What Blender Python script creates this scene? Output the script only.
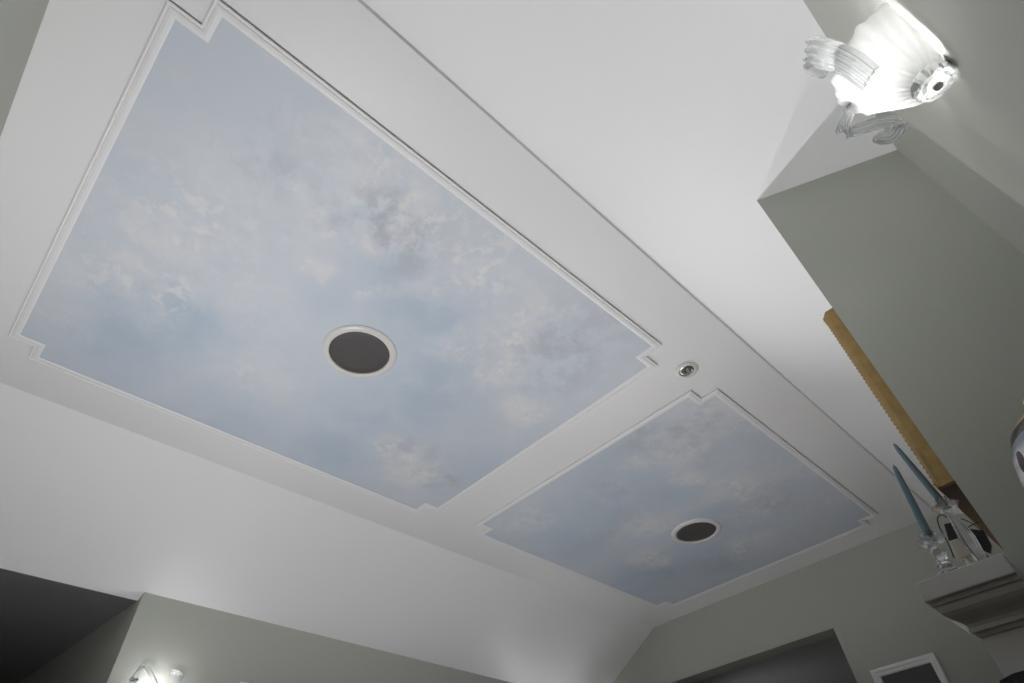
import bpy, math, random
from mathutils import Vector, Matrix, noise
random.seed(7)
for o in list(bpy.data.objects):
    bpy.data.objects.remove(o, do_unlink=True)
S = bpy.context.scene
COL = S.collection

# ------------------------------------------------------------------ camera
CAMZ = 1.0
cd = bpy.data.cameras.new('camera'); cam = bpy.data.objects.new('camera', cd); COL.objects.link(cam)
cd.sensor_fit = 'HORIZONTAL'; cd.sensor_width = 36.0; cd.lens = 577.68 * 36.0 / 1024.0
cd.clip_start = 0.02; cd.clip_end = 60
RX, RY, RZ = (0.68163, 0.73, -0.04987), (-0.55556, 0.47199, -0.68453), (-0.47617, 0.4943, 0.72727)
cam.matrix_world = Matrix(((RX[0], -RY[0], -RZ[0], 0.0), (RX[1], -RY[1], -RZ[1], 0.0),
                           (RX[2], -RY[2], -RZ[2], CAMZ), (0, 0, 0, 1)))
S.camera = cam
# ------------------------------------------------------------------ world, exposure
w = bpy.data.worlds.new('world'); S.world = w; w.use_nodes = True
w.node_tree.nodes['Background'].inputs[0].default_value = (0.8, 0.85, 0.9, 1)
w.node_tree.nodes['Background'].inputs[1].default_value = 0.02
S.view_settings.view_transform = 'Standard'; S.view_settings.look = 'None'
S.view_settings.gamma = 1.0; S.view_settings.use_curve_mapping = False
S.view_settings.exposure = 0.75
S.cycles.use_denoising = True
S.cycles.max_bounces = 12; S.cycles.diffuse_bounces = 6; S.cycles.transmission_bounces = 8
S.cycles.caustics_reflective = False; S.cycles.caustics_refractive = False
S.cycles.sample_clamp_indirect = 4.0
LAMP = dict(near_right=0.55, near_left=0.6, far_left=1.8, fill_near=32.0, fill_far=13.5, added_corner=60.0, added_opening=34.0, back=2.0)      # watts of the bulbs; table, floor and back ones are added lamps
LAMP_COL = (1.0, 0.990, 0.990)

# ------------------------------------------------------------------ materials
MATS = {}
def pmat(name, col, rough=0.5, metal=0.0, spec=0.5, vary=0.0, vscale=6.0, bump=0.0, bscale=120.0, **kw):
    if name in MATS: return MATS[name]
    m = bpy.data.materials.new(name); m.use_nodes = True
    nt = m.node_tree; b = nt.nodes['Principled BSDF']
    b.inputs['Base Color'].default_value = (*col, 1); b.inputs['Roughness'].default_value = rough
    b.inputs['Metallic'].default_value = metal; b.inputs['Specular IOR Level'].default_value = spec
    for k, v in kw.items(): b.inputs[k].default_value = v
    if vary or bump:
        tc = nt.nodes.new('ShaderNodeTexCoord')
        if vary:
            n = nt.nodes.new('ShaderNodeTexNoise'); n.inputs['Scale'].default_value = vscale; n.inputs['Detail'].default_value = 4
            nt.links.new(tc.outputs['Object'], n.inputs['Vector'])
            mx = nt.nodes.new('ShaderNodeMix'); mx.data_type = 'RGBA'
            mx.inputs[6].default_value = (*[c * (1 - vary) for c in col], 1)
            mx.inputs[7].default_value = (*[min(1, c * (1 + vary)) for c in col], 1)
            nt.links.new(n.outputs['Fac'], mx.inputs[0]); nt.links.new(mx.outputs[2], b.inputs['Base Color'])
        if bump:
            n2 = nt.nodes.new('ShaderNodeTexNoise'); n2.inputs['Scale'].default_value = bscale; n2.inputs['Detail'].default_value = 3
            nt.links.new(tc.outputs['Object'], n2.inputs['Vector'])
            bp = nt.nodes.new('ShaderNodeBump'); bp.inputs['Strength'].default_value = bump; bp.inputs['Distance'].default_value = 0.002
            nt.links.new(n2.outputs['Fac'], bp.inputs['Height']); nt.links.new(bp.outputs['Normal'], b.inputs['Normal'])
    MATS[name] = m
    return m

WHITE = pmat('white_ceiling_paint', (0.795, 0.80, 0.82), 0.48, spec=0.4, vary=0.012, vscale=2.0, bump=0.08, bscale=160)
TRIM = pmat('white_trim_paint', (0.84, 0.84, 0.83), 0.35, spec=0.5, vary=0.01)
GREEN = pmat('sage_grey_wall_paint', (0.40, 0.415, 0.375), 0.55, spec=0.35, vary=0.02, vscale=3.0, bump=0.08, bscale=180)
HALLC = pmat('unlit_ceiling_tone', (0.17, 0.17, 0.175), 0.7, spec=0.2, vary=0.03)  # dark tone stands in for the shade of unlit spaces
FLOOR = pmat('oak_floor', (0.15, 0.11, 0.085), 0.4, vary=0.25, vscale=9.0)
GRILLE = pmat('dark_grey_grille', (0.075, 0.073, 0.073), 0.45, spec=0.5, bump=0.6, bscale=900)
RING = pmat('off_white_plastic', (0.67, 0.665, 0.65), 0.35)
GOLD = pmat('worn_gilt', (0.34, 0.225, 0.08), 0.45, metal=0.3, vary=0.28, vscale=60.0, bump=0.5, bscale=200)
WOODB = pmat('dark_back_wood', (0.10, 0.055, 0.03), 0.6, vary=0.2, vscale=20)
MIRROR = pmat('mirror_silver', (0.85, 0.86, 0.86), 0.03, metal=1.0)
CANDLE = pmat('slate_blue_wax', (0.12, 0.205, 0.25), 0.38, vary=0.06, vscale=40)
WICK = pmat('wick_cotton', (0.5, 0.5, 0.46), 0.9, vary=0.1)
BLACK = pmat('black_lacquer', (0.012, 0.011, 0.014), 0.4, vary=0.1)
CREAM = pmat('cream_ceramic', (0.62, 0.58, 0.50), 0.45, vary=0.06, vscale=30)
STEEL = pmat('brushed_steel', (0.62, 0.62, 0.60), 0.28, metal=1.0, vary=0.05)
DARKPRINT = pmat('dark_print', (0.045, 0.042, 0.042), 0.3, vary=0.35, vscale=14)
CHAIRB = pmat('black_leather', (0.012, 0.012, 0.015), 0.45, vary=0.1, bump=0.3, bscale=250)
SENSOR = pmat('white_plastic', (0.75, 0.77, 0.78), 0.35, vary=0.02)
MANTEL = pmat('grey_white_mantel_paint', (0.56, 0.55, 0.54), 0.4, vary=0.02)
SOOT = pmat('firebox_soot', (0.02, 0.02, 0.02), 0.9, vary=0.3, vscale=15)
SOCKET = pmat('chrome_socket', (0.8, 0.8, 0.8), 0.15, metal=1.0, vary=0.03)

def glass_mat(name, rough=0.02, col=(0.97, 0.98, 0.985), ior=1.45, see=0.0):
    m = bpy.data.materials.new(name); m.use_nodes = True; nt = m.node_tree; nt.nodes.clear()
    out = nt.nodes.new('ShaderNodeOutputMaterial'); g = nt.nodes.new('ShaderNodeBsdfGlass')
    g.inputs['Color'].default_value = (*col, 1); g.inputs['Roughness'].default_value = rough; g.inputs['IOR'].default_value = ior
    if see:
        t = nt.nodes.new('ShaderNodeBsdfTransparent'); t.inputs[0].default_value = (*col, 1)
        mx = nt.nodes.new('ShaderNodeMixShader'); mx.inputs[0].default_value = see
        nt.links.new(g.outputs[0], mx.inputs[1]); nt.links.new(t.outputs[0], mx.inputs[2]); nt.links.new(mx.outputs[0], out.inputs[0])
    else:
        nt.links.new(g.outputs[0], out.inputs[0])
    return m
CRYSTAL = glass_mat('clear_crystal', 0.02, see=0.25)
def ribbed_glass():
    m = glass_mat('ribbed_clear_glass', 0.0, see=0.30); nt = m.node_tree; N = nt.nodes.new; L = nt.links.new
    out = [n for n in nt.nodes if n.type == 'OUTPUT_MATERIAL'][0]; src = out.inputs[0].links[0].from_socket
    tr = N('ShaderNodeBsdfTranslucent'); tr.inputs[0].default_value = (0.95, 0.95, 0.95, 1)
    mx = N('ShaderNodeMixShader'); mx.inputs[0].default_value = 0.15; L(src, mx.inputs[1]); L(tr.outputs[0], mx.inputs[2]); L(mx.outputs[0], out.inputs[0])
    return m
RIBBED = ribbed_glass()
def shade_mat():
    m = bpy.data.materials.new('frosted_fluted_glass'); m.use_nodes = True; nt = m.node_tree; nt.nodes.clear()
    N = nt.nodes.new; L = nt.links.new
    out = N('ShaderNodeOutputMaterial')
    tr = N('ShaderNodeBsdfTranslucent'); tr.inputs[0].default_value = (0.95, 0.95, 0.94, 1)
    tp = N('ShaderNodeBsdfTransparent'); tp.inputs[0].default_value = (0.95, 0.96, 0.96, 1)
    di = N('ShaderNodeBsdfDiffuse'); di.inputs[0].default_value = (0.85, 0.85, 0.85, 1)
    gl = N('ShaderNodeBsdfGlossy'); gl.inputs['Roughness'].default_value = 0.15
    tc = N('ShaderNodeTexCoord'); no = N('ShaderNodeTexNoise'); no.inputs['Scale'].default_value = 55; L(tc.outputs['Object'], no.inputs['Vector'])
    mr = N('ShaderNodeMapRange'); mr.inputs[3].default_value = 0.10; mr.inputs[4].default_value = 0.30; L(no.outputs['Fac'], mr.inputs[0])
    a = N('ShaderNodeMixShader'); L(mr.outputs[0], a.inputs[0]); L(tr.outputs[0], a.inputs[1]); L(tp.outputs[0], a.inputs[2])
    b = N('ShaderNodeMixShader'); b.inputs[0].default_value = 0.55; L(a.outputs[0], b.inputs[1]); L(di.outputs[0], b.inputs[2])
    c = N('ShaderNodeMixShader'); c.inputs[0].default_value = 0.05; L(b.outputs[0], c.inputs[1]); L(gl.outputs[0], c.inputs[2])
    L(c.outputs[0], out.inputs[0]); return m
SHADE = shade_mat()
def emit_mat(name, col, st):
    m = bpy.data.materials.new(name); m.use_nodes = True; nt = m.node_tree; nt.nodes.clear()
    o = nt.nodes.new('ShaderNodeOutputMaterial'); e = nt.nodes.new('ShaderNodeEmission')
    e.inputs[0].default_value = (*col, 1); e.inputs[1].default_value = st; nt.links.new(e.outputs[0], o.inputs[0]); return m
BULB = emit_mat('lit_bulb', LAMP_COL, 12.0)

# ------------------------------------------------------------------ helpers
class MB:
    def __init__(s): s.v = []; s.f = []
    def add(s, vs, fs):
        n = len(s.v); s.v += [tuple(p) for p in vs]; s.f += [tuple(i + n for i in f) for f in fs]; return s
    def box(s, x0, x1, y0, y1, z0, z1):
        return s.add([(x0,y0,z0),(x1,y0,z0),(x1,y1,z0),(x0,y1,z0),(x0,y0,z1),(x1,y0,z1),(x1,y1,z1),(x0,y1,z1)],
                     [(0,3,2,1),(4,5,6,7),(0,1,5,4),(1,2,6,5),(2,3,7,6),(3,0,4,7)])
    def prism(s, poly, z0, z1):            # poly counter-clockwise from above; z1 a number or f(x, y)
        n = len(poly); zt = z1 if callable(z1) else (lambda x, y: z1); zb = z0 if callable(z0) else (lambda x, y: z0)
        vs = [(x, y, zb(x, y)) for x, y in poly] + [(x, y, zt(x, y)) for x, y in poly]
        return s.add(vs, [tuple(range(n))[::-1], tuple(range(n, 2*n))] + [(i, (i+1) % n, n + (i+1) % n, n + i) for i in range(n)])
    def extrude(s, poly3, vec):            # a planar outline given thickness
        n = len(poly3); v = Vector(vec)
        return s.add([tuple(p) for p in poly3] + [tuple(Vector(p) + v) for p in poly3],
                     [tuple(range(n))[::-1], tuple(range(n, 2*n))] + [(i, (i+1) % n, n + (i+1) % n, n + i) for i in range(n)])
    def loops(s, rings, closed=True, cap=True):
        n = len(rings[0]); b = len(s.v)
        for r in rings: s.v += [tuple(p) for p in r]
        for k in range(len(rings) - 1):
            for i in range(n if closed else n - 1):
                j = (i + 1) % n
                s.f.append((b + k*n + i, b + k*n + j, b + (k+1)*n + j, b + (k+1)*n + i))
        if cap:
            s.f.append(tuple(range(b, b + n))[::-1]); s.f.append(tuple(range(b + (len(rings)-1)*n, b + len(rings)*n)))
        return s
    def lathe(s, prof, c=(0,0,0), seg=32, lobes=0, amp=0.0, axis=(0,0,1), cap=True):
        q = Vector((0,0,1)).rotation_difference(Vector(axis)); rings = []
        for r, z in prof:
            ring = []
            for i in range(seg):
                a = 2*math.pi*i/seg; rr = r*(1 + amp*math.cos(lobes*a)) if lobes else r
                ring.append(Vector(c) + q @ Vector((rr*math.cos(a), rr*math.sin(a), z)))
            rings.append(ring)
        return s.loops(rings, True, cap)
    def tube(s, pts, rad, seg=8):
        pts = [Vector(p) for p in pts]; rings = []; n0 = None
        for i, p in enumerate(pts):
            t = (pts[min(i+1, len(pts)-1)] - pts[max(i-1, 0)]).normalized()
            if n0 is None:
                n0 = t.orthogonal().normalized()
            n0 = (n0 - t*n0.dot(t)).normalized(); b = t.cross(n0)
            r = rad[i] if isinstance(rad, (list, tuple)) else rad
            rings.append([p + (n0*math.cos(2*math.pi*k/seg) + b*math.sin(2*math.pi*k/seg))*r for k in range(seg)])
        return s.loops(rings)
    def build(s, name, mat, parent=None, smooth=False, kind=None, bevel=0.0, off=None):
        import bmesh
        me = bpy.data.meshes.new(name)
        o3 = Vector(off) if off is not None else (parent.location.copy() if parent is not None and parent.get('world_parts') else Vector((0,0,0)))
        me.from_pydata([tuple(Vector(v) - o3) for v in s.v], [], s.f)
        bm = bmesh.new(); bm.from_mesh(me); bmesh.ops.recalc_face_normals(bm, faces=bm.faces)
        if bevel: bmesh.ops.bevel(bm, geom=list(bm.edges), offset=bevel, segments=2, affect='EDGES', profile=0.6)
        bm.to_mesh(me); bm.free()
        me.materials.append(mat)
        if smooth:
            for p in me.polygons: p.use_smooth = True
            try: me.set_sharp_from_angle(angle=math.radians(42))
            except Exception: pass
        o = bpy.data.objects.new(name, me); COL.objects.link(o)
        if parent is not None: o.parent = parent
        if off is not None and parent is None: o.location = o3
        if kind: o['kind'] = kind
        return o
def struct(name, mb, mat, parent=None, **k):
    o = mb.build(name, mat, parent, **k)
    if parent is None: o['kind'] = 'structure'
    return o
def tag(o, label, cat, group=None):
    o['label'] = label; o['category'] = cat
    if group: o['group'] = group
    return o
def thing(name, label, cat, loc, group=None):
    """an Empty at the base; parts are given in world coordinates and shifted to it"""
    o = bpy.data.objects.new(name, None); COL.objects.link(o); o.location = loc; o.empty_display_size = 0.05
    o['world_parts'] = 1
    return tag(o, label, cat, group)
def spline(pts, n=8):
    P = [Vector(p) for p in pts]; P = [P[0]*2 - P[1]] + P + [P[-1]*2 - P[-2]]; out = []
    for i in range(1, len(P) - 2):
        for k in range(n):
            t = k/n; a, b, c, d = P[i-1], P[i], P[i+1], P[i+2]
            out.append(0.5*((2*b) + (c - a)*t + (2*a - 5*b + 4*c - d)*t*t + (-a + 3*b - 3*c + d)*t**3))
    out.append(P[-2]); return out

# ------------------------------------------------------------------ room shell
XL, XR, YN, YF = -3.109, 0.218, -0.504, 3.856           # wall planes
CZ = 2.60                                               # flat ceiling
FL, FR = -2.478, -0.462                                 # edges of the flat part
SL, SR = 0.557, 0.555                                   # pitch of the slopes
STEP = 0.015
zl = lambda x, y=0: CZ - SL*(FL - x)
zr = lambda x, y=0: CZ + STEP - SR*(x - FR) - 0.004
struct('floor', MB().box(-6.0, 0.5, -2.2, 7.0, -0.1, 0.0), FLOOR)
struct('ceiling', MB().extrude([(FL, YN - 0.1, CZ), (FR, YN - 0.1, CZ), (FR + 0.010, YN - 0.1, CZ + 0.015), (FR + 0.010, YN - 0.1, CZ + 0.12), (FL, YN - 0.1, CZ + 0.12)], (0, YF - YN + 0.1, 0)), WHITE)
XE = -3.155                                             # the left slope runs on a little over the hall opening
m = MB().prism([(XL - 0.02, 0.66), (FL, 0.66), (FL, YF), (XL - 0.02, YF)], zl, lambda x, y: zl(x) + 0.12)
m.prism([(XE, YN - 0.1), (FL, YN - 0.1), (FL, 0.66), (XE, 0.66)], zl, lambda x, y: zl(x) + 0.12)
struct('ceiling_slope_left', m, WHITE)
struct('ceiling_slope_right', MB().prism([(FR - 0.02, YN - 0.1), (XR + 0.05, YN - 0.1), (XR + 0.05, YF), (FR - 0.02, YF)], zr, lambda x, y: zr(x) + 0.12), WHITE)
struct('wall_right', MB().box(XR, XR + 0.15, YN - 0.1, YF + 0.15, 0, zr(XR)), GREEN)
HE = (-5.6, 0.417)
struct('wall_left', MB().prism([(XL, 0.633), (XL, YF + 0.15), (-5.6, YF + 0.15), HE], 0, zl(XL)), GREEN)
# far end wall with a wide cased opening
OX0, OX1, OZ = -2.65, -1.266, 2.224
m = MB().box(OX1, XR, YF, YF + 0.15, 0, 2.9).box(XL - 0.1, OX0, YF, YF + 0.15, 0, 2.9).box(OX0, OX1, YF, YF + 0.15, OZ, 2.9)
struct('wall_far', m, GREEN)
struct('wall_near', MB().box(-5.6, -2.75, YN - 0.1, YN, 0, 2.9).box(-0.25, XR + 0.15, YN - 0.1, YN, 0, 2.9).box(-2.75, -0.25, YN - 0.1, YN, 2.10, 2.9), GREEN)  # unseen opening below the header, added to cut bounce light
struct('wall_bounce_trap', MB().box(-5.6, 0.4, -2.2, -2.1, 0, 2.5).box(0.25, 0.4, -2.1, YN - 0.1, 0, 2.5).box(-5.7, -5.6, -2.1, YN - 0.1, 0, 2.5), GREEN)  # unseen walls added behind that opening, to swallow bounce light
struct('ceiling_bounce_trap', MB().box(-5.6, 0.4, -2.2, YN - 0.1, 2.40, 2.5), HALLC)  # unseen dark lid of the added bounce trap
# hall beyond the left opening
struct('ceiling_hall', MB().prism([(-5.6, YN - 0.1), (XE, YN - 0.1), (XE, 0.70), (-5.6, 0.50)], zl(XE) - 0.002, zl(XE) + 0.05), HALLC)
struct('wall_hall', MB().box(-5.75, -5.6, YN - 0.1, 0.6, 0, 2.4), GREEN)
# the room behind the far opening
m = MB().box(-4.2, 0.4, YF + 0.15, 6.6, 2.42, 2.5)
struct('ceiling_back_room', m, WHITE)
struct('wall_back_room', MB().box(-4.2, 0.4, 6.5, 6.6, 0, 2.42).box(-4.3, -4.2, YF + 0.15, 6.5, 0, 2.42).box(0.3, 0.4, YF + 0.15, 6.5, 0, 2.42), GREEN)
# chimney breast
BX, BY0, BY1 = -0.083, 1.104, 3.04
struct('wall_chimney_breast', MB().prism([(BX, BY0), (XR, BY0), (XR, BY1), (BX, BY1)], 0, lambda x, y: zr(x) + 0.002), GREEN)

# ------------------------------------------------------------------ sky murals in notched mouldings
def notched(x0, x1, y0, y1, n, d):
    x0 += d; x1 -= d; y0 += d; y1 -= d
    return [(x0+n,y0),(x1-n,y0),(x1-n,y0+n),(x1,y0+n),(x1,y1-n),(x1-n,y1-n),(x1-n,y1),(x0+n,y1),(x0+n,y1-n),(x0,y1-n),(x0,y0+n),(x0+n,y0+n)]
MOULD = [(0.004, 0.0), (0.004, 0.004), (0.0, 0.0045), (0.0, 0.008), (0.004, 0.0085), (0.005, 0.006), (0.008, 0.006), (0.010, 0.0085),
         (0.018, 0.0098), (0.025, 0.0092), (0.029, 0.0072), (0.030, 0.0062), (0.033, 0.006), (0.033, 0.0)]
def mural_mat(name, W, G, B, seed):
    m = bpy.data.materials.new(name); m.use_nodes = True; nt = m.node_tree; N = nt.nodes.new; L = nt.links.new
    b = nt.nodes['Principled BSDF']; b.inputs['Roughness'].default_value = 0.5; b.inputs['Specular IOR Level'].default_value = 0.3
    geo = N('ShaderNodeNewGeometry').outputs['Position']
    def math_(op, a, c):
        n = N('ShaderNodeMath'); n.operation = op
        for i, v in enumerate((a, c)):
            if isinstance(v, (int, float)): n.inputs[i].default_value = v
            else: L(v, n.inputs[i])
        return n.outputs[0]
    def nz(scale, detail, off, dist=0.0, lo=0.35, hi=0.65, stretch=(1, 1, 1)):
        mp = N('ShaderNodeMapping'); mp.inputs['Location'].default_value = (off + seed, off*1.7, 0); mp.inputs['Scale'].default_value = stretch
        mp.inputs['Rotation'].default_value = (0, 0, 0.5)
        L(geo, mp.inputs['Vector'])
        n = N('ShaderNodeTexNoise'); n.inputs['Scale'].default_value = scale; n.inputs['Detail'].default_value = detail
        n.inputs['Roughness'].default_value = 0.66; n.inputs['Distortion'].default_value = dist
        L(mp.outputs[0], n.inputs['Vector'])
        r = N('ShaderNodeMapRange'); r.interpolation_type = 'SMOOTHSTEP'; r.inputs[1].default_value = lo; r.inputs[2].default_value = hi
        L(n.outputs['Fac'], r.inputs[0]); return r.outputs[0]
    # warped coordinates keep the painted patches ragged
    wn = N('ShaderNodeTexNoise'); wn.inputs['Scale'].default_value = 5.0; wn.inputs['Detail'].default_value = 5; L(geo, wn.inputs['Vector'])
    sub = N('ShaderNodeVectorMath'); sub.operation = 'SUBTRACT'; L(wn.outputs['Color'], sub.inputs[0]); sub.inputs[1].default_value = (0.5, 0.5, 0.5)
    sc = N('ShaderNodeVectorMath'); sc.operation = 'SCALE'; L(sub.outputs[0], sc.inputs[0]); sc.inputs['Scale'].default_value = 0.30
    ad = N('ShaderNodeVectorMath'); ad.operation = 'ADD'; L(geo, ad.inputs[0]); L(sc.outputs[0], ad.inputs[1])
    sx = N('ShaderNodeSeparateXYZ'); L(ad.outputs[0], sx.inputs[0])
    flat = N('ShaderNodeCombineXYZ'); L(sx.outputs[0], flat.inputs[0]); L(sx.outputs[1], flat.inputs[1])
    def blobs(lst):
        tot = None
        for x, y, r, s in lst:
            d = N('ShaderNodeVectorMath'); d.operation = 'DISTANCE'; L(flat.outputs[0], d.inputs[0]); d.inputs[1].default_value = (x, y, 0)
            mr = N('ShaderNodeMapRange'); mr.interpolation_type = 'SMOOTHSTEP'
            mr.inputs[1].default_value = 0.0; mr.inputs[2].default_value = r*1.7; mr.inputs[3].default_value = s; mr.inputs[4].default_value = 0.0
            L(d.outputs['Value'], mr.inputs[0])
            tot = mr.outputs[0] if tot is None else math_('MAXIMUM', tot, mr.outputs[0])
        return tot
    fW = math_('MULTIPLY', blobs(W), math_('MAXIMUM', nz(17.0, 9, 3.1, 0.0, 0.45, 0.62), math_('MULTIPLY', nz(6.0, 8, 7.7, 0.0, 0.33, 0.62), 0.72)))
    fG = math_('MULTIPLY', blobs(G), nz(13.0, 9, 9.7, 0.0, 0.38, 0.60))
    fB = math_('MULTIPLY', blobs(B), nz(4.0, 5, 5.3, 0.2, 0.2, 0.55))
    soft = math_('MULTIPLY', nz(4.5, 7, 1.3, 0.3, 0.40, 0.70), 0.45)
    def mix(f, a, col):
        n = N('ShaderNodeMix'); n.data_type = 'RGBA'; L(f, n.inputs[0])
        if isinstance(a, tuple): n.inputs[6].default_value = (*a, 1)
        else: L(a, n.inputs[6])
        n.inputs[7].default_value = (*col, 1); return n.outputs[2]
    c = mix(soft, (0.57, 0.63, 0.715), (0.665, 0.68, 0.72))
    c = mix(fB, c, (0.45, 0.545, 0.655))
    c = mix(math_('MULTIPLY', fG, 0.85), c, (0.42, 0.447, 0.515))
    c = mix(math_('MULTIPLY', fW, 0.95), c, (0.77, 0.765, 0.775))
    L(c, b.inputs['Base Color']); return m
W1 = [(-1.66,-0.03,.16,.8),(-1.34,-0.03,.22,.8),(-1.11,-0.06,.15,.5),(-1.68,-0.15,.20,.6),(-1.61,0.05,.12,.9),(-1.97,-0.15,.10,.6),(-1.09,0.26,.10,.8),(-1.22,0.35,.05,1),(-1.02,0.15,.05,.7),(-0.80,0.34,.16,.9),(-0.80,0.51,.12,1),(-0.86,0.76,.18,.9),(-1.02,0.40,.07,.8),(-1.19,0.95,.08,1),(-1.07,1.09,.10,1),(-1.21,1.18,.10,.9),(-0.88,1.07,.12,.8),(-1.32,1.39,.08,1),(-1.96,1.31,.13,1),(-1.90,1.13,.08,.8),(-1.84,0.47,.15,.5),(-1.48,0.24,.20,.4),(-1.19,0.55,.07,.6),(-1.07,0.68,.10,.6)]
G1 = [(-0.97,0.07,.12,.6),(-1.00,0.31,.08,.6),(-0.92,0.46,.13,1),(-0.93,0.56,.10,1),(-0.90,0.37,.08,.8),(-0.96,1.26,.22,.8),(-0.78,1.23,.20,.5),(-1.10,1.35,.12,.6),(-1.86,1.24,.14,.7),(-1.95,1.45,.10,.8),(-0.81,0.16,.15,.3)]
B1 = [(-1.88,0.02,.20,1),(-1.74,0.12,.20,1),(-2.04,-0.05,.15,.8),(-1.08,0.57,.10,.9),(-1.19,0.72,.15,.9),(-1.47,1.02,.25,1),(-1.78,0.94,.20,.8),(-2.07,0.92,.20,.9),(-2.15,0.49,.25,.6),(-1.31,0.47,.12,.4),(-1.79,1.51,.20,.6),(-1.14,0.81,.15,.8)]
W2 = [(-1.05,2.18,.13,.9),(-1.22,2.09,.06,.8),(-1.16,2.42,.09,1),(-1.04,2.69,.14,1),(-0.76,2.07,.20,.9),(-1.09,2.99,.12,.7),(-1.59,2.61,.14,.8),(-1.80,2.97,.12,1),(-1.36,3.28,.14,.9),(-1.97,2.04,.14,.7),(-1.79,2.63,.10,.6),(-0.79,2.76,.15,.5),(-0.79,3.21,.15,.5)]
G2 = [(-0.95,2.12,.12,.9),(-1.10,1.94,.15,.6),(-1.42,2.18,.12,.5),(-1.02,2.92,.16,.7),(-1.84,3.07,.16,.7),(-1.53,3.38,.16,.6),(-1.61,2.50,.15,.5),(-1.03,2.32,.10,.4)]
B2 = [(-1.58,2.21,.25,.8),(-1.32,2.38,.20,.7),(-1.29,2.90,.25,.7),(-1.93,2.44,.30,.9),(-2.05,3.14,.30,1),(-1.64,3.22,.30,.8),(-1.40,2.00,.20,.6)]
def mural(label, x0, x1, y0, y1, mat):
    NO = 0.080
    t = thing('sky_mural_panel', label, 'ceiling panel', ((x0 + x1)/2, (y0 + y1)/2, CZ))
    poly = notched(x0, x1, y0, y1, NO, 0.030)
    MB().prism(poly, CZ - 0.006, CZ - 0.0004).build('painted_canvas', mat, t)
    rings = [[(x, y, CZ - 0.0004 - z*0.85) for x, y in notched(x0, x1, y0, y1, NO, d)] for d, z in MOULD]
    MB().loops(rings, True, False).build('moulding', WHITE, t)
    return t
mural('larger painted sky mural panel, blue with white and grey clouds, beside the near end wall', -2.262, -0.680, -0.302, 1.624, mural_mat('sky_painting_large', W1, G1, B1, 0.0))
mural('smaller painted sky mural panel, duller blue clouds, next to the far end wall', -2.245, -0.683, 1.856, 3.648, mural_mat('sky_painting_small', W2, G2, B2, 4.4))

# ------------------------------------------------------------------ ceiling speakers and spotlight
def speaker(label, x, y, ro, ri):
    t = thing('ceiling_speaker', label, 'speaker', (x, y, CZ - 0.006), 'ceiling speakers in the sky murals')
    c = (x, y, CZ - 0.006)
    MB().lathe([(ro, 0.0), (ro, -0.004), (ro - 0.006, -0.010), (ri + 0.006, -0.012), (ri, -0.009), (ri - 0.002, -0.001), (ri - 0.002, 0.0)], c, 72, cap=False).build('trim_ring', RING, t, smooth=True)
    MB().lathe([(ri, -0.003), (ri*0.98, -0.0045), (ri*0.7, -0.0055), (ri*0.3, -0.006), (0.002, -0.006)], c, 72).build('grille', GRILLE, t, smooth=True)
    return t
speaker('round dark grille speaker with white ring in the larger sky mural', -1.459, 0.680, 0.139, 0.113)
speaker('round dark grille speaker with cream ring in the smaller sky mural', -1.446, 2.888, 0.139, 0.113)
t = thing('recessed_spotlight', 'small unlit recessed spotlight with white ring between the two murals', 'spotlight', (-0.702, 1.741, CZ))
c = (-0.702, 1.741, CZ)
MB().lathe([(0.047, 0.0), (0.047, -0.003), (0.042, -0.007), (0.034, -0.008), (0.030, -0.004), (0.030, 0.0)], c, 40, cap=False).build('trim_ring', RING, t, smooth=True)
MB().lathe([(0.031, -0.002), (0.026, -0.0035), (0.022, -0.004), (0.02, -0.001), (0.001, -0.0008)], c, 32).build('reflector', STEEL, t, smooth=True)
MB().lathe([(0.001, -0.014), (0.007, -0.012), (0.011, -0.006), (0.012, -0.001)], (c[0] - 0.004, c[1] - 0.002, CZ), 20, 8, 0.08).build('lamp_capsule', CRYSTAL, t, smooth=True)

# ------------------------------------------------------------------ mantelpiece on the chimney breast
MZ = CAMZ + 0.357; SX = -0.173
t = thing('mantelpiece', 'white painted mantelpiece with moulded crown on the chimney breast', 'mantelpiece', (BX, (BY0 + BY1)/2, 0))
MB().box(SX - 0.034, BX, BY0 - 0.050, BY1 + 0.050, MZ - 0.029, MZ).build('shelf', MANTEL, t, bevel=0.002)
def ring(d, z): return [(BX, BY0 - d, z), (SX - d*0.72, BY0 - d, z), (SX - d*0.72, BY1 + d, z), (BX, BY1 + d, z)]
CR = [(0.041, -0.029), (0.041, -0.035), (0.036, -0.036), (0.036, -0.040), (0.034, -0.045), (0.029, -0.050), (0.022, -0.054), (0.015, -0.057), (0.010, -0.061), (0.008, -0.066), (0.010, -0.067), (0.010, -0.072), (0.004, -0.073), (0.003, -0.078), (0.0, -0.079)]
MB().loops([ring(d, MZ + z) for d, z in CR], False, False).build('crown_moulding', MANTEL, t, smooth=False)
MB().box(SX, BX, BY0, BY1, 0.98, MZ - 0.030).build('frieze', MANTEL, t)
for y0, y1 in ((BY0, BY0 + 0.26), (BY1 - 0.26, BY1)):
    MB().box(SX - 0.002, BX, y0 - 0.001, y1, 0.16, 0.979).build('pilaster', MANTEL, t)
    MB().box(SX - 0.014, BX, y0 - 0.012, y1 + 0.008, 0.0, 0.159).build('plinth', MANTEL, t, bevel=0.003)
MB().box(BX - 0.03, BX, BY0 + 0.262, BY1 - 0.262, 0.0, 0.978).build('firebox_panel', SOOT, t)

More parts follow.
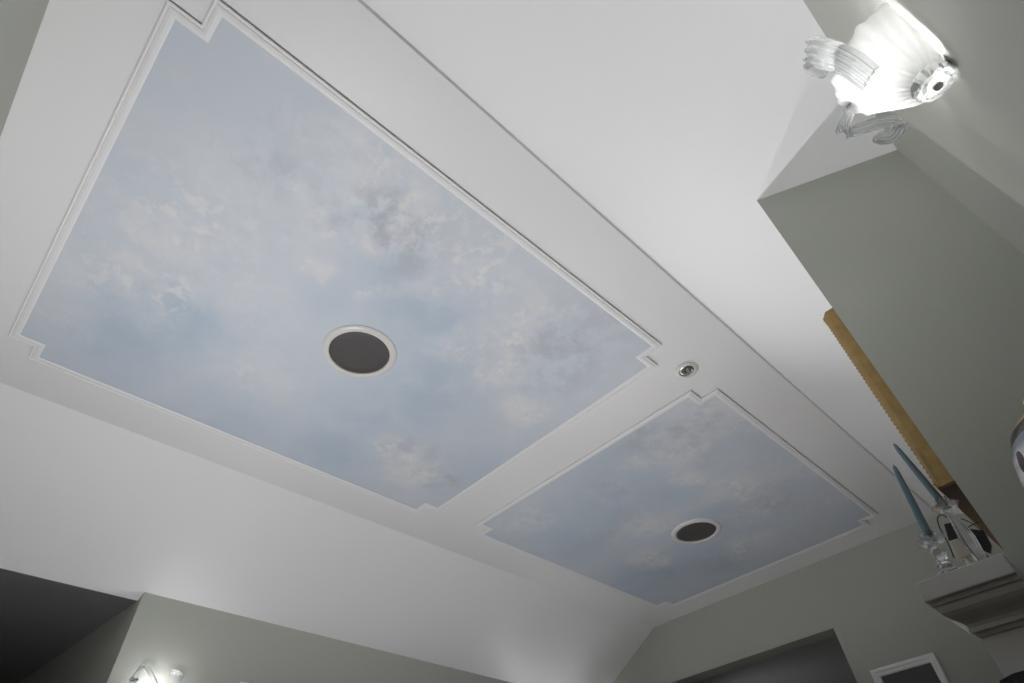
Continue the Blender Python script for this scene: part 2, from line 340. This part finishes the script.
# ------------------------------------------------------------------ gilt mirror above the mantel
Z0, Z1, Y0, Y1, X0 = CAMZ + 0.500, CAMZ + 0.944, 1.112, 2.60, BX - 0.030
t = thing('gilt_mirror', 'wide mirror in a worn gilt frame with beaded edge above the mantelpiece', 'mirror', (BX, (Y0 + Y1)/2, Z0))
FWD = 0.075
def rail(a, b, ia, ib):         # mitred rail between outer points a, b and inner points ia, ib in the (y, z) plane
    prof = [(0.0, 0.0), (0.0, 0.020), (0.004, 0.028), (0.010, 0.033), (0.018, 0.034), (0.024, 0.029), (0.050, 0.020), (0.066, 0.022), (FWD, 0.014), (FWD, 0.0)]
    r0, r1 = [], []
    for d, h in prof:
        f = d / FWD
        r0.append((BX - h*0.88, a[0] + (ia[0] - a[0])*f, a[1] + (ia[1] - a[1])*f)); r1.append((BX - h*0.88, b[0] + (ib[0] - b[0])*f, b[1] + (ib[1] - b[1])*f))
    return MB().loops([r0, r1])
O = [(Y0, Z0), (Y1, Z0), (Y1, Z1), (Y0, Z1)]; I = [(Y0 + FWD, Z0 + FWD), (Y1 - FWD, Z0 + FWD), (Y1 - FWD, Z1 - FWD), (Y0 + FWD, Z1 - FWD)]
for k in range(4):
    rl = rail(O[k], O[(k+1) % 4], I[k], I[(k+1) % 4]).build('frame_rail', GOLD, t)
MB().box(BX - 0.012, BX - 0.001, Y0 + FWD - 0.004, Y1 - FWD + 0.004, Z0 + FWD - 0.004, Z1 - FWD + 0.004).build('mirror_glass', MIRROR, t)
bm_ = MB()
nb = 46
for k in range(nb):
    z = Z0 + 0.006 + (Z1 - Z0 - 0.012)*k/(nb - 1)
    bm_.lathe([(0.0005, -0.0036), (0.0024, -0.0021), (0.0028, 0.0), (0.0024, 0.0021), (0.0005, 0.0036)], (X0 + 0.002, Y0 + 0.011, z), 6)
nb = 150
for k in range(nb):
    y = Y0 + 0.012 + (Y1 - Y0 - 0.03)*k/(nb - 1)
    for z in (Z0 + 0.011, Z1 - 0.011):
        bm_.lathe([(0.0005, -0.0042), (0.0042, 0.0), (0.0005, 0.0042)], (X0 + 0.001, y, z), 5)
bm_.build('beading', GOLD, t, kind='stuff')
MB().box(BX - 0.027, BX, Y0 + 0.001, Y1 - 0.001, Z0 - 0.004, Z0 - 0.0002).build('back_board', WOODB, t)

# ------------------------------------------------------------------ candlesticks, candles
def candlestick(label, x, y, top, big):
    z0 = MZ; h = top - z0
    t = thing('crystal_candlestick', label, 'candlestick', (x, y, z0))
    r = 0.027 if big else 0.024
    MB().lathe([(0.001, 0.0), (r, 0.0), (r, 0.004), (r*0.85, 0.008), (r*0.5, 0.013), (0.009, 0.018)], (x, y, z0), 40, 8, 0.05).build('base', CRYSTAL, t, smooth=True)
    pr = [(0.008, 0.017), (0.011, 0.022), (0.007, 0.027)]
    hh = h - 0.016
    pr += [(0.0095, 0.027 + (hh - 0.027)*0.25), (0.011, 0.027 + (hh - 0.027)*0.45), (0.0075, 0.027 + (hh - 0.027)*0.75), (0.0055, hh - 0.006), (0.009, hh - 0.002), (0.006, hh)]
    MB().lathe(pr, (x, y, z0), 30, 6, 0.08).build('stem', CRYSTAL, t, smooth=True)
    MB().lathe([(0.006, hh), (0.016, hh + 0.001), (0.021, hh + 0.006), (0.019, hh + 0.0065), (0.013, hh + 0.004), (0.0095, hh + 0.005), (0.0105, hh + 0.018), (0.0075, hh + 0.018), (0.007, hh + 0.004), (0.001, hh + 0.004)], (x, y, z0), 48, 8, 0.10).build('candle_cup', CRYSTAL, t, smooth=True)
    return t
def candle(label, base, tip):
    b, q = Vector(base), Vector(tip); d = q - b; Ln = d.length
    t = thing('taper_candle', label, 'candle', b, 'taper candles on the mantelpiece')
    MB().lathe([(0.0055, 0.0), (0.0062, Ln*0.1), (0.0056, Ln*0.5), (0.0042, Ln*0.88), (0.0030, Ln*0.97), (0.0008, Ln)], b, 20, axis=d.normalized()).build('wax', CANDLE, t, smooth=True)
    MB().tube([q - d.normalized()*0.002, q + d.normalized()*0.001, q + d.normalized()*0.002], 0.0006, 6).build('wick', WICK, t)
candlestick('shorter clear crystal candlestick at the front corner of the mantel shelf', -0.160, 1.088, CAMZ + 0.428, False)
candlestick('taller clear crystal candlestick on the mantel shelf near the gilt mirror', -0.121, 1.160, CAMZ + 0.499, True)
candle('slate blue taper candle in the shorter crystal candlestick', (-0.158, 1.088, CAMZ + 0.420), (-0.146, 1.084, CAMZ + 0.551))
candle('slate blue taper candle leaning in the taller crystal candlestick', (-0.122, 1.160, CAMZ + 0.488), (-0.136, 1.160, CAMZ + 0.627))

# small black and cream wire sculpture behind the candlesticks
def fp(x, z, d):        # sculpture point: x across the shelf, z above eye level, d behind its front plane
    return Vector((x, YB + d, CAMZ + z))
YB = 1.20
t = thing('mantel_figurine', 'small black and cream figurine with thin wire loops behind the candlesticks', 'figurine', (-0.13, 1.20, MZ))
MB().box(-0.160, -0.100, YB - 0.012, YB + 0.018, MZ, MZ + 0.012).build('base', CREAM, t, bevel=0.002)
P = [fp(x, z, 0) for x, z in ((-0.1525, 0.4501), (-0.1320, 0.4488), (-0.1323, 0.4186), (-0.1553, 0.4172))]
MB().extrude(P, (0, 0.012, 0)).build('body', CREAM, t, bevel=0.002)
P = [fp(x, z, 0.002) for x, z in ((-0.1435, 0.4788), (-0.1315, 0.4763), (-0.1336, 0.4501), (-0.1519, 0.4496))]
MB().extrude(P, (0, 0.006, 0)).build('dark_panel', BLACK, t)
P = [fp(x, z, 0.004) for x, z in ((-0.1174, 0.4595), (-0.0977, 0.4473), (-0.1009, 0.4228), (-0.1093, 0.4114), (-0.1152, 0.4182), (-0.1167, 0.4364))]
MB().extrude(P, (0, 0.005, 0)).build('dark_wing', BLACK, t)
P = spline([fp(x, z, 0.006) for x, z in ((-0.1346, 0.4878), (-0.1385, 0.4958), (-0.1475, 0.4936), (-0.1525, 0.4803), (-0.1544, 0.4621), (-0.1554, 0.4459), (-0.1597, 0.4242))], 5)
MB().tube(P, 0.0011, 6).build('wire_loop', BLACK, t)
P = spline([fp(x, z, 0.006) for x, z in ((-0.1214, 0.4818), (-0.1127, 0.4741), (-0.1060, 0.4635), (-0.1003, 0.4491))], 5)
MB().tube(P, 0.0009, 6).build('wire', BLACK, t)
P = spline([fp(x, z, 0.006) for x, z in ((-0.1189, 0.4608), (-0.1081, 0.4626), (-0.0966, 0.4631))], 5)
MB().tube(P, 0.0009, 6).build('wire', BLACK, t)
MB().lathe([(0.007, 0.011), (0.004, 0.02), (0.004, CAMZ + 0.425 - MZ)], (-0.143, YB + 0.006, MZ), 12).build('stand', CREAM, t, smooth=True)
MB().tube([fp(-0.1203, 0.4261, 0.006), Vector((-0.104, YB + 0.006, MZ + 0.006))], 0.0015, 6).build('post', BLACK, t)

# ------------------------------------------------------------------ painted jar on a bracket shelf beside the chimney breast
JX, JY, JZ = 0.088, 0.985, CAMZ + 0.255
def jar_mat():
    m = bpy.data.materials.new('painted_porcelain'); m.use_nodes = True; nt = m.node_tree; N = nt.nodes.new; L = nt.links.new
    b = nt.nodes['Principled BSDF']; b.inputs['Roughness'].default_value = 0.2
    tc = N('ShaderNodeTexCoord'); sp = N('ShaderNodeSeparateXYZ'); L(tc.outputs['Object'], sp.inputs[0])
    no = N('ShaderNodeTexNoise'); no.inputs['Scale'].default_value = 30; L(tc.outputs['Object'], no.inputs['Vector'])
    mu = N('ShaderNodeMath'); mu.operation = 'MULTIPLY_ADD'; L(no.outputs['Fac'], mu.inputs[0]); mu.inputs[1].default_value = 0.012; L(sp.outputs[2], mu.inputs[2])
    r = N('ShaderNodeMapRange'); r.inputs[1].default_value = 0.0; r.inputs[2].default_value = 0.26; L(mu.outputs[0], r.inputs[0])
    cr = N('ShaderNodeValToRGB'); e = cr.color_ramp; e.interpolation = 'LINEAR'
    e.elements[0].position = 0; e.elements[0].color = (0.10, 0.14, 0.28, 1)
    e.elements[1].position = 1; e.elements[1].color = (0.55, 0.40, 0.20, 1)
    for p, c in ((0.12, (0.10, 0.14, 0.28)), (0.16, (0.72, 0.72, 0.72)), (0.65, (0.74, 0.74, 0.74)), (0.69, (0.24, 0.29, 0.36)), (0.73, (0.22, 0.26, 0.33)), (0.737, (0.012, 0.01, 0.012)), (0.79, (0.012, 0.01, 0.012)), (0.80, (0.55, 0.40, 0.20))):
        q = e.elements.new(p); q.color = (*c, 1)
    L(r.outputs[0], cr.inputs[0])
    # dark plum motifs round the body
    vo = N('ShaderNodeTexVoronoi'); vo.inputs['Scale'].default_value = 15.0; vo.inputs['Randomness'].default_value = 0.6; L(tc.outputs['Object'], vo.inputs['Vector'])
    lt = N('ShaderNodeMath'); lt.operation = 'LESS_THAN'; L(vo.outputs['Distance'], lt.inputs[0]); lt.inputs[1].default_value = 0.17
    z1 = N('ShaderNodeMath'); z1.operation = 'LESS_THAN'; L(sp.outputs[2], z1.inputs[0]); z1.inputs[1].default_value = 0.185
    ml = N('ShaderNodeMath'); ml.operation = 'MULTIPLY'; L(lt.outputs[0], ml.inputs[0]); L(z1.outputs[0], ml.inputs[1])
    for spot in ((-0.080, -0.050, 0.152), (0.05, -0.075, 0.15)):      # larger single motifs
        sv = N('ShaderNodeVectorMath'); sv.operation = 'SUBTRACT'; L(tc.outputs['Object'], sv.inputs[0]); sv.inputs[1].default_value = spot
        ms = N('ShaderNodeVectorMath'); ms.operation = 'MULTIPLY'; L(sv.outputs[0], ms.inputs[0]); ms.inputs[1].default_value = (1.0, 1.0, 0.55)
        le = N('ShaderNodeVectorMath'); le.operation = 'LENGTH'; L(ms.outputs[0], le.inputs[0])
        l2 = N('ShaderNodeMath'); l2.operation = 'LESS_THAN'; L(le.outputs['Value'], l2.inputs[0]); l2.inputs[1].default_value = 0.0095
        mm = N('ShaderNodeMath'); mm.operation = 'MAXIMUM'; L(ml.outputs[0], mm.inputs[0]); L(l2.outputs[0], mm.inputs[1]); ml = mm
    mx = N('ShaderNodeMix'); mx.data_type = 'RGBA'; L(ml.outputs[0], mx.inputs[0]); L(cr.outputs[0], mx.inputs[6]); mx.inputs[7].default_value = (0.035, 0.012, 0.02, 1)
    L(mx.outputs[2], b.inputs['Base Color']); return m
t = thing('porcelain_jar', 'white porcelain jar with gold and black neck, dark motifs, beside the chimney breast', 'jar', (JX, JY, JZ))
MB().lathe([(0.001, 0.0), (0.052, 0.0), (0.055, 0.006), (0.068, 0.03), (0.088, 0.075), (0.098, 0.115), (0.098, 0.145), (0.091, 0.172), (0.078, 0.198), (0.060, 0.216), (0.044, 0.226), (0.034, 0.232), (0.030, 0.240), (0.033, 0.248), (0.028, 0.249), (0.026, 0.24), (0.001, 0.238)], (JX, JY, JZ), 48).build('body', jar_mat(), t, smooth=True)
t = thing('bracket_shelf', 'white wall bracket shelf under the porcelain jar', 'shelf', (XR, JY, JZ - 0.12))
MB().box(0.030, XR, JY - 0.075, JY + 0.075, JZ - 0.018, JZ).build('shelf_board', TRIM, t, bevel=0.003)
MB().extrude([(XR, JY - 0.012, JZ - 0.018), (0.06, JY - 0.012, JZ - 0.018), (0.07, JY - 0.012, JZ - 0.035), (0.14, JY - 0.012, JZ - 0.06), (0.19, JY - 0.012, JZ - 0.12), (XR, JY - 0.012, JZ - 0.12)], (0, 0.024, 0)).build('bracket', TRIM, t)

# ------------------------------------------------------------------ black chair in the alcove
t = thing('high_back_chair', 'black high-backed chair in the alcove in front of the chimney breast', 'chair', (0.02, 0.72, 0))
cz = CAMZ + 0.186; cy = 0.878
out = []
for k in range(25):
    a = -1 + 2*k/24; x = 0.015 + 0.176*a
    out.append((x, cz + 0.004 - 0.004*abs(a) - 0.05*max(0, abs(a) - 0.90)/0.10*0.35))
poly = [(-0.140, cy - 0.0, 0.50)] + [(x, cy + 0.02, z) for x, z in out] + [(0.174, cy, 0.50)]
MB().extrude(poly, (0, 0.028, 0)).build('backrest', CHAIRB, t)
MB().box(-0.165, 0.195, 0.52, 0.905, 0.43, 0.50).build('seat', CHAIRB, t, bevel=0.012)
for x in (-0.15, 0.165):
    for y in (0.54, 0.885):
        MB().lathe([(0.011, 0.0), (0.017, 0.43)], (x + 0.008, y, 0), 12).build('leg', BLACK, t, smooth=True)

# ------------------------------------------------------------------ picture on the far wall, sensor on the left wall
px0, px1, pz1, pz0, fw = -1.172, -0.834, 1.968, 1.50, 0.038
t = thing('picture_frame', 'dark picture in a white moulded frame on the far wall', 'picture', ((px0 + px1)/2, YF, pz0))
PR = [(0.0, 0.0), (0.0, 0.018), (0.006, 0.022), (0.016, 0.022), (0.020, 0.016), (0.034, 0.012), (fw, 0.006), (fw, 0.0)]
O = [(px0, pz0), (px1, pz0), (px1, pz1), (px0, pz1)]; I = [(px0 + fw, pz0 + fw), (px1 - fw, pz0 + fw), (px1 - fw, pz1 - fw), (px0 + fw, pz1 - fw)]
for k in range(4):
    a, b, ia, ib = O[k], O[(k+1) % 4], I[k], I[(k+1) % 4]; r0, r1 = [], []
    for d, h in PR:
        f = d/fw
        r0.append((a[0] + (ia[0]-a[0])*f, YF - h, a[1] + (ia[1]-a[1])*f)); r1.append((b[0] + (ib[0]-b[0])*f, YF - h, b[1] + (ib[1]-b[1])*f))
    MB().loops([r0, r1]).build('frame_rail', TRIM, t)
MB().box(px0 + fw - 0.002, px1 - fw + 0.002, YF - 0.005, YF - 0.0005, pz0 + fw - 0.002, pz1 - fw + 0.002).build('print', DARKPRINT, t)
t = thing('wall_sensor', 'small white plastic sensor box on the left wall beside the lit sconce', 'sensor', (XL, 1.203, 1.88))
MB().box(XL, XL + 0.022, 1.183, 1.224, 1.882, 1.958).build('housing', SENSOR, t, bevel=0.004)
MB().box(XL + 0.0215, XL + 0.0235, 1.192, 1.215, 1.90, 1.93).build('lens', BLACK, t)

# ------------------------------------------------------------------ glass wall sconces (wall plane at local x = 0, light side -x)
def ribbon(path, side, wid, th=0.003, flutes=4, n=9):
    P = spline(path, n); rings = []; M = len(P)
    for i, p in enumerate(P):
        tn = (P[min(i+1, M-1)] - P[max(i-1, 0)]).normalized()
        f = i/(M - 1); s = Vector(side[0]).lerp(Vector(side[1]), f); s = (s - tn*s.dot(tn)).normalized(); nrm = tn.cross(s)
        wd = wid[0] + (wid[1] - wid[0])*f
        wd *= min(1.0, 0.55 + 0.45*min(1, (M - 1 - i)/4))
        K = flutes*6; up, dn = [], []
        for k in range(K + 1):
            a = k/K - 0.5; h = 0.0022*math.cos(2*math.pi*flutes*(k/K)) + 0.004*(4*a*a - 0.3)
            up.append(p + s*a*wd + nrm*(h + th)); dn.append(p + s*a*wd + nrm*(h - th))
        rings.append(up + dn[::-1])
    return MB().loops(rings)
AX = -0.028
def make_sconce():
    t = bpy.data.objects.new('glass_sconce', None); COL.objects.link(t); t.empty_display_size = 0.05
    MB().lathe([(0.012, 0.0), (0.012, 0.004), (0.009, 0.008), (0.001, 0.009)], (0, 0, 0.022), 28, axis=(-1, 0, 0)).build('backplate', SOCKET, t, smooth=True)
    # fluted bell shade, cut flat where it meets the wall
    prof = [(0.022, 0.010), (0.027, 0.014), (0.036, 0.024), (0.047, 0.040), (0.057, 0.058), (0.066, 0.074), (0.0735, 0.086), (0.078, 0.0905)]
    seg, fl = 168, 28
    def ringp(r, z, q, inner):
        o = []
        for i in range(seg):
            a = 2*math.pi*i/seg; rr = r*(1 + 0.028*(1 - 0.45*q)*math.cos(fl*a))*(1 - 0.09*q*max(0, math.sin(a))) - (0.0022 if inner else 0)
            zz = z + (0.0035*math.cos(fl/2*a) + 0.0015*math.cos(5*a + 0.7))*q*q + (0.0012 if inner else 0)
            o.append((min(AX + rr*math.cos(a), -0.006 if not inner else -0.0065), rr*math.sin(a), zz))
        return o
    n = len(prof)
    rings = [ringp(r, z, k/(n - 1), False) for k, (r, z) in enumerate(prof)] + [ringp(r, z, k/(n - 1), True) for k, (r, z) in reversed(list(enumerate(prof)))]
    sh = MB().loops(rings, True, False)                       # open at the back, towards the wall
    sh.f = [f for f in sh.f if not all(sh.v[i][0] > -0.0068 for i in f)]
    sh.build('shade', SHADE, t, smooth=True)
    # lobed crystal finial under the shade
    f = MB().lathe([(0.001, -0.006), (0.006, -0.0065), (0.010, -0.003), (0.017, -0.005), (0.0225, 0.0), (0.024, 0.006), (0.021, 0.011), (0.012, 0.013), (0.001, 0.014)], (AX, 0, 0), 72, 12, 0.03)
    f.v = [(min(x, -0.001), y, z) for x, y, z in f.v]
    f.build('finial', CRYSTAL, t, smooth=True)
    MB().lathe([(0.001, -0.0075), (0.0055, -0.007), (0.0055, -0.004), (0.001, -0.004)], (AX, 0, -0.001), 20).build('finial_cap', STEEL, t, smooth=True)
    MB().lathe([(0.009, 0.016), (0.009, 0.045), (0.006, 0.047)], (AX - 0.014, 0, 0), 20).build('socket', SOCKET, t, smooth=True)
    MB().lathe([(0.004, 0.047), (0.008, 0.053), (0.0105, 0.062), (0.009, 0.070), (0.004, 0.077), (0.0006, 0.082)], (AX - 0.014, 0, 0), 20).build('bulb', BULB, t, smooth=True)
    return t
def add_scrolls(t):
    o = Vector((XR, 0.575, CAMZ + 0.70))
    def loc(p): return Vector((p[0], p[1], CAMZ + p[2])) - o
    a = [loc(p) for p in ((0.142, 0.530, 0.730), (0.139, 0.517, 0.755), (0.136, 0.514, 0.785), (0.131, 0.513, 0.812), (0.125, 0.508, 0.828), (0.120, 0.509, 0.838), (0.123, 0.526, 0.850), (0.132, 0.541, 0.852), (0.139, 0.545, 0.845))]
    ribbon(a, ((0.6, -0.75, 0.15), (0.6, -0.75, 0.15)), (0.032, 0.046)).build('scroll', RIBBED, t, smooth=True)
    b = [loc(p) for p in ((0.130, 0.577, 0.780), (0.120, 0.599, 0.800), (0.109, 0.637, 0.830), (0.106, 0.657, 0.842), (0.117, 0.671, 0.840), (0.143, 0.674, 0.825), (0.157, 0.678, 0.812), (0.157, 0.685, 0.803), (0.141, 0.684, 0.795), (0.124, 0.668, 0.795))]
    ribbon(b, ((0.7, 0.6, 0.0), (-0.45, 0.45, -0.75)), (0.016, 0.019)).build('scroll', RIBBED, t, smooth=True)
def copy_tree(o):
    c = o.copy(); COL.objects.link(c)
    for ch in o.children:
        if ch.type == 'LIGHT': continue
        d = ch.copy(); COL.objects.link(d); d.parent = c
    return c
def lamp(parent, watts):
    ld = bpy.data.lights.new('bulb_light', 'POINT'); ld.energy = watts; ld.color = LAMP_COL; ld.shadow_soft_size = 0.02
    lo = bpy.data.objects.new('bulb_light', ld); COL.objects.link(lo); lo.parent = parent; lo.location = (AX - 0.020, 0, 0.078)
proto = make_sconce(); add_scrolls(proto)
GR = 'glass wall sconces'
spots = [((XR, 0.575, CAMZ + 0.70), 0.0, 'near_right', 'lit fluted glass sconce on the right wall between near end wall and chimney breast'),
         ((XL, 0.815, CAMZ + 0.775), math.pi, 'near_left', 'lit glass sconce on the left wall next to the dark hall opening'),
         ((XL, 3.33, CAMZ + 0.70), math.pi, 'far_left', 'lit glass sconce on the left wall towards the far wall')]
for k, (p, rz, key, lab) in enumerate(spots):
    o = proto if k == 0 else copy_tree(proto)
    o.location = p; o.rotation_euler = (0, 0, rz); tag(o, lab, 'sconce', GR)
    lamp(o, LAMP[key])

# ------------------------------------------------------------------ dining table with open-topped lamps added as fill, unseen below the frame
WALNUT = pmat('walnut', (0.10, 0.07, 0.05), 0.35, vary=0.25, vscale=12)
BRASS = pmat('aged_brass', (0.55, 0.42, 0.22), 0.3, metal=1.0, vary=0.08)
BRONZE = pmat('dark_bronze_shade', (0.05, 0.04, 0.032), 0.5, metal=0.4, vary=0.1)
SHADEIN = pmat('white_enamel', (0.85, 0.85, 0.83), 0.4, vary=0.01)
t = thing('dining_table', 'long walnut dining table in the middle of the room', 'table', (-1.41, 1.35, 0))
MB().box(-2.06, -0.76, 0.10, 2.60, 0.72, 0.75).build('tabletop', WALNUT, t, bevel=0.004)
MB().box(-1.98, -0.84, 0.20, 2.50, 0.63, 0.719).build('apron', WALNUT, t)
for x in (-1.96, -0.86):
    for y in (0.22, 2.48):
        MB().lathe([(0.022, 0.0), (0.038, 0.63)], (x, y, 0), 16).build('leg', WALNUT, t, smooth=True)
def fill_table_lamp(label, x, y, watts, dz):  # unseen lamps put in as fill for the ceiling and upper walls
    z = 0.75
    t = thing('fill_table_lamp', label, 'lamp', (x, y, z), 'unseen fill lamps on the dining table')
    MB().lathe([(0.001, 0), (0.065, 0), (0.062, 0.01), (0.03, 0.02), (0.012, 0.04), (0.020, 0.10), (0.026, 0.15), (0.010, 0.20), (0.008, dz - 0.04)], (x, y, z), 28).build('base', BRASS, t, smooth=True)
    MB().lathe([(0.120, 0.22), (0.110, 0.36), (0.1085, 0.36), (0.1185, 0.22), (0.120, 0.22)], (x, y, z), 40, cap=False).build('shade', BRONZE, t, smooth=True)
    MB().lathe([(0.118, 0.222), (0.108, 0.358), (0.1075, 0.358), (0.1175, 0.222), (0.118, 0.222)], (x, y, z), 40, cap=False).build('shade_lining', SHADEIN, t, smooth=True)
    MB().lathe([(0.006, 0.0), (0.016, 0.010), (0.020, 0.022), (0.016, 0.034), (0.001, 0.040)], (x, y, z + dz - 0.042), 20).build('bulb', BULB, t, smooth=True)
    ld = bpy.data.lights.new('lamp_light', 'POINT'); ld.energy = watts; ld.color = LAMP_COL; ld.shadow_soft_size = 0.02
    lo = bpy.data.objects.new('lamp_light', ld); COL.objects.link(lo); lo.parent = t; lo.location = (0, 0, dz + 0.02)
fill_table_lamp('added unseen fill lamp with dark bronze shade at the near end of the dining table', -1.45, 0.22, LAMP['fill_near'], 0.30)
fill_table_lamp('added unseen fill lamp with dark bronze shade at the far end of the dining table', -1.45, 2.11, LAMP['fill_far'], 0.275)
def added_floor_lamp(label, x, y, h, aim, watts, cone):  # unseen lamps, added: two throw the chimney shadows, one fills the back room
    t = thing('added_floor_lamp', label, 'floor lamp', (x, y, 0), 'added unseen directional lamps')
    MB().lathe([(0.001, 0), (0.13, 0), (0.13, 0.012), (0.03, 0.025), (0.012, 0.04)], (x, y, 0), 32).build('base', BRASS, t, smooth=True)
    MB().lathe([(0.011, 0.03), (0.011, h - 0.03)], (x, y, 0), 14).build('pole', BRASS, t, smooth=True)
    p = Vector((x, y, h)); d = (Vector(aim) - p).normalized()
    MB().lathe([(0.012, -0.06), (0.03, -0.055), (0.045, -0.02), (0.075, 0.07), (0.073, 0.07), (0.043, -0.018), (0.028, -0.05), (0.012, -0.06)], p, 32, axis=d, cap=False).build('shade', BRONZE, t, smooth=True)
    MB().lathe([(0.004, -0.045), (0.016, -0.03), (0.022, -0.012), (0.016, 0.006), (0.001, 0.012)], p, 20, axis=d).build('bulb', BULB, t, smooth=True)
    ld = bpy.data.lights.new('lamp_light', 'SPOT'); ld.energy = watts; ld.color = LAMP_COL; ld.shadow_soft_size = 0.02
    ld.spot_size = math.radians(cone); ld.spot_blend = 0.9
    lo = bpy.data.objects.new('lamp_light', ld); COL.objects.link(lo); lo.parent = t
    lo.location = p + d*0.03 - Vector((x, y, 0)); lo.rotation_euler = d.to_track_quat('-Z', 'Y').to_euler()
added_floor_lamp('added unseen floor lamp with bronze cone shade in the corner by the left wall', -2.86, 3.148, 1.52, (0.218, 0.60, 1.70), LAMP['added_corner'], 54)
added_floor_lamp('added unseen floor lamp with bronze cone shade by the wide far opening', -2.26, 3.705, 1.52, (0.218, 0.60, 1.75), LAMP['added_opening'], 50)
added_floor_lamp('added unseen fill lamp with bronze cone shade in the back room', -2.75, 5.0, 1.4, (-2.3, 5.6, 2.42), LAMP['back'], 110)  # put in only to lift the back room
for o in bpy.data.objects:
    if 'world_parts' in o: del o['world_parts']
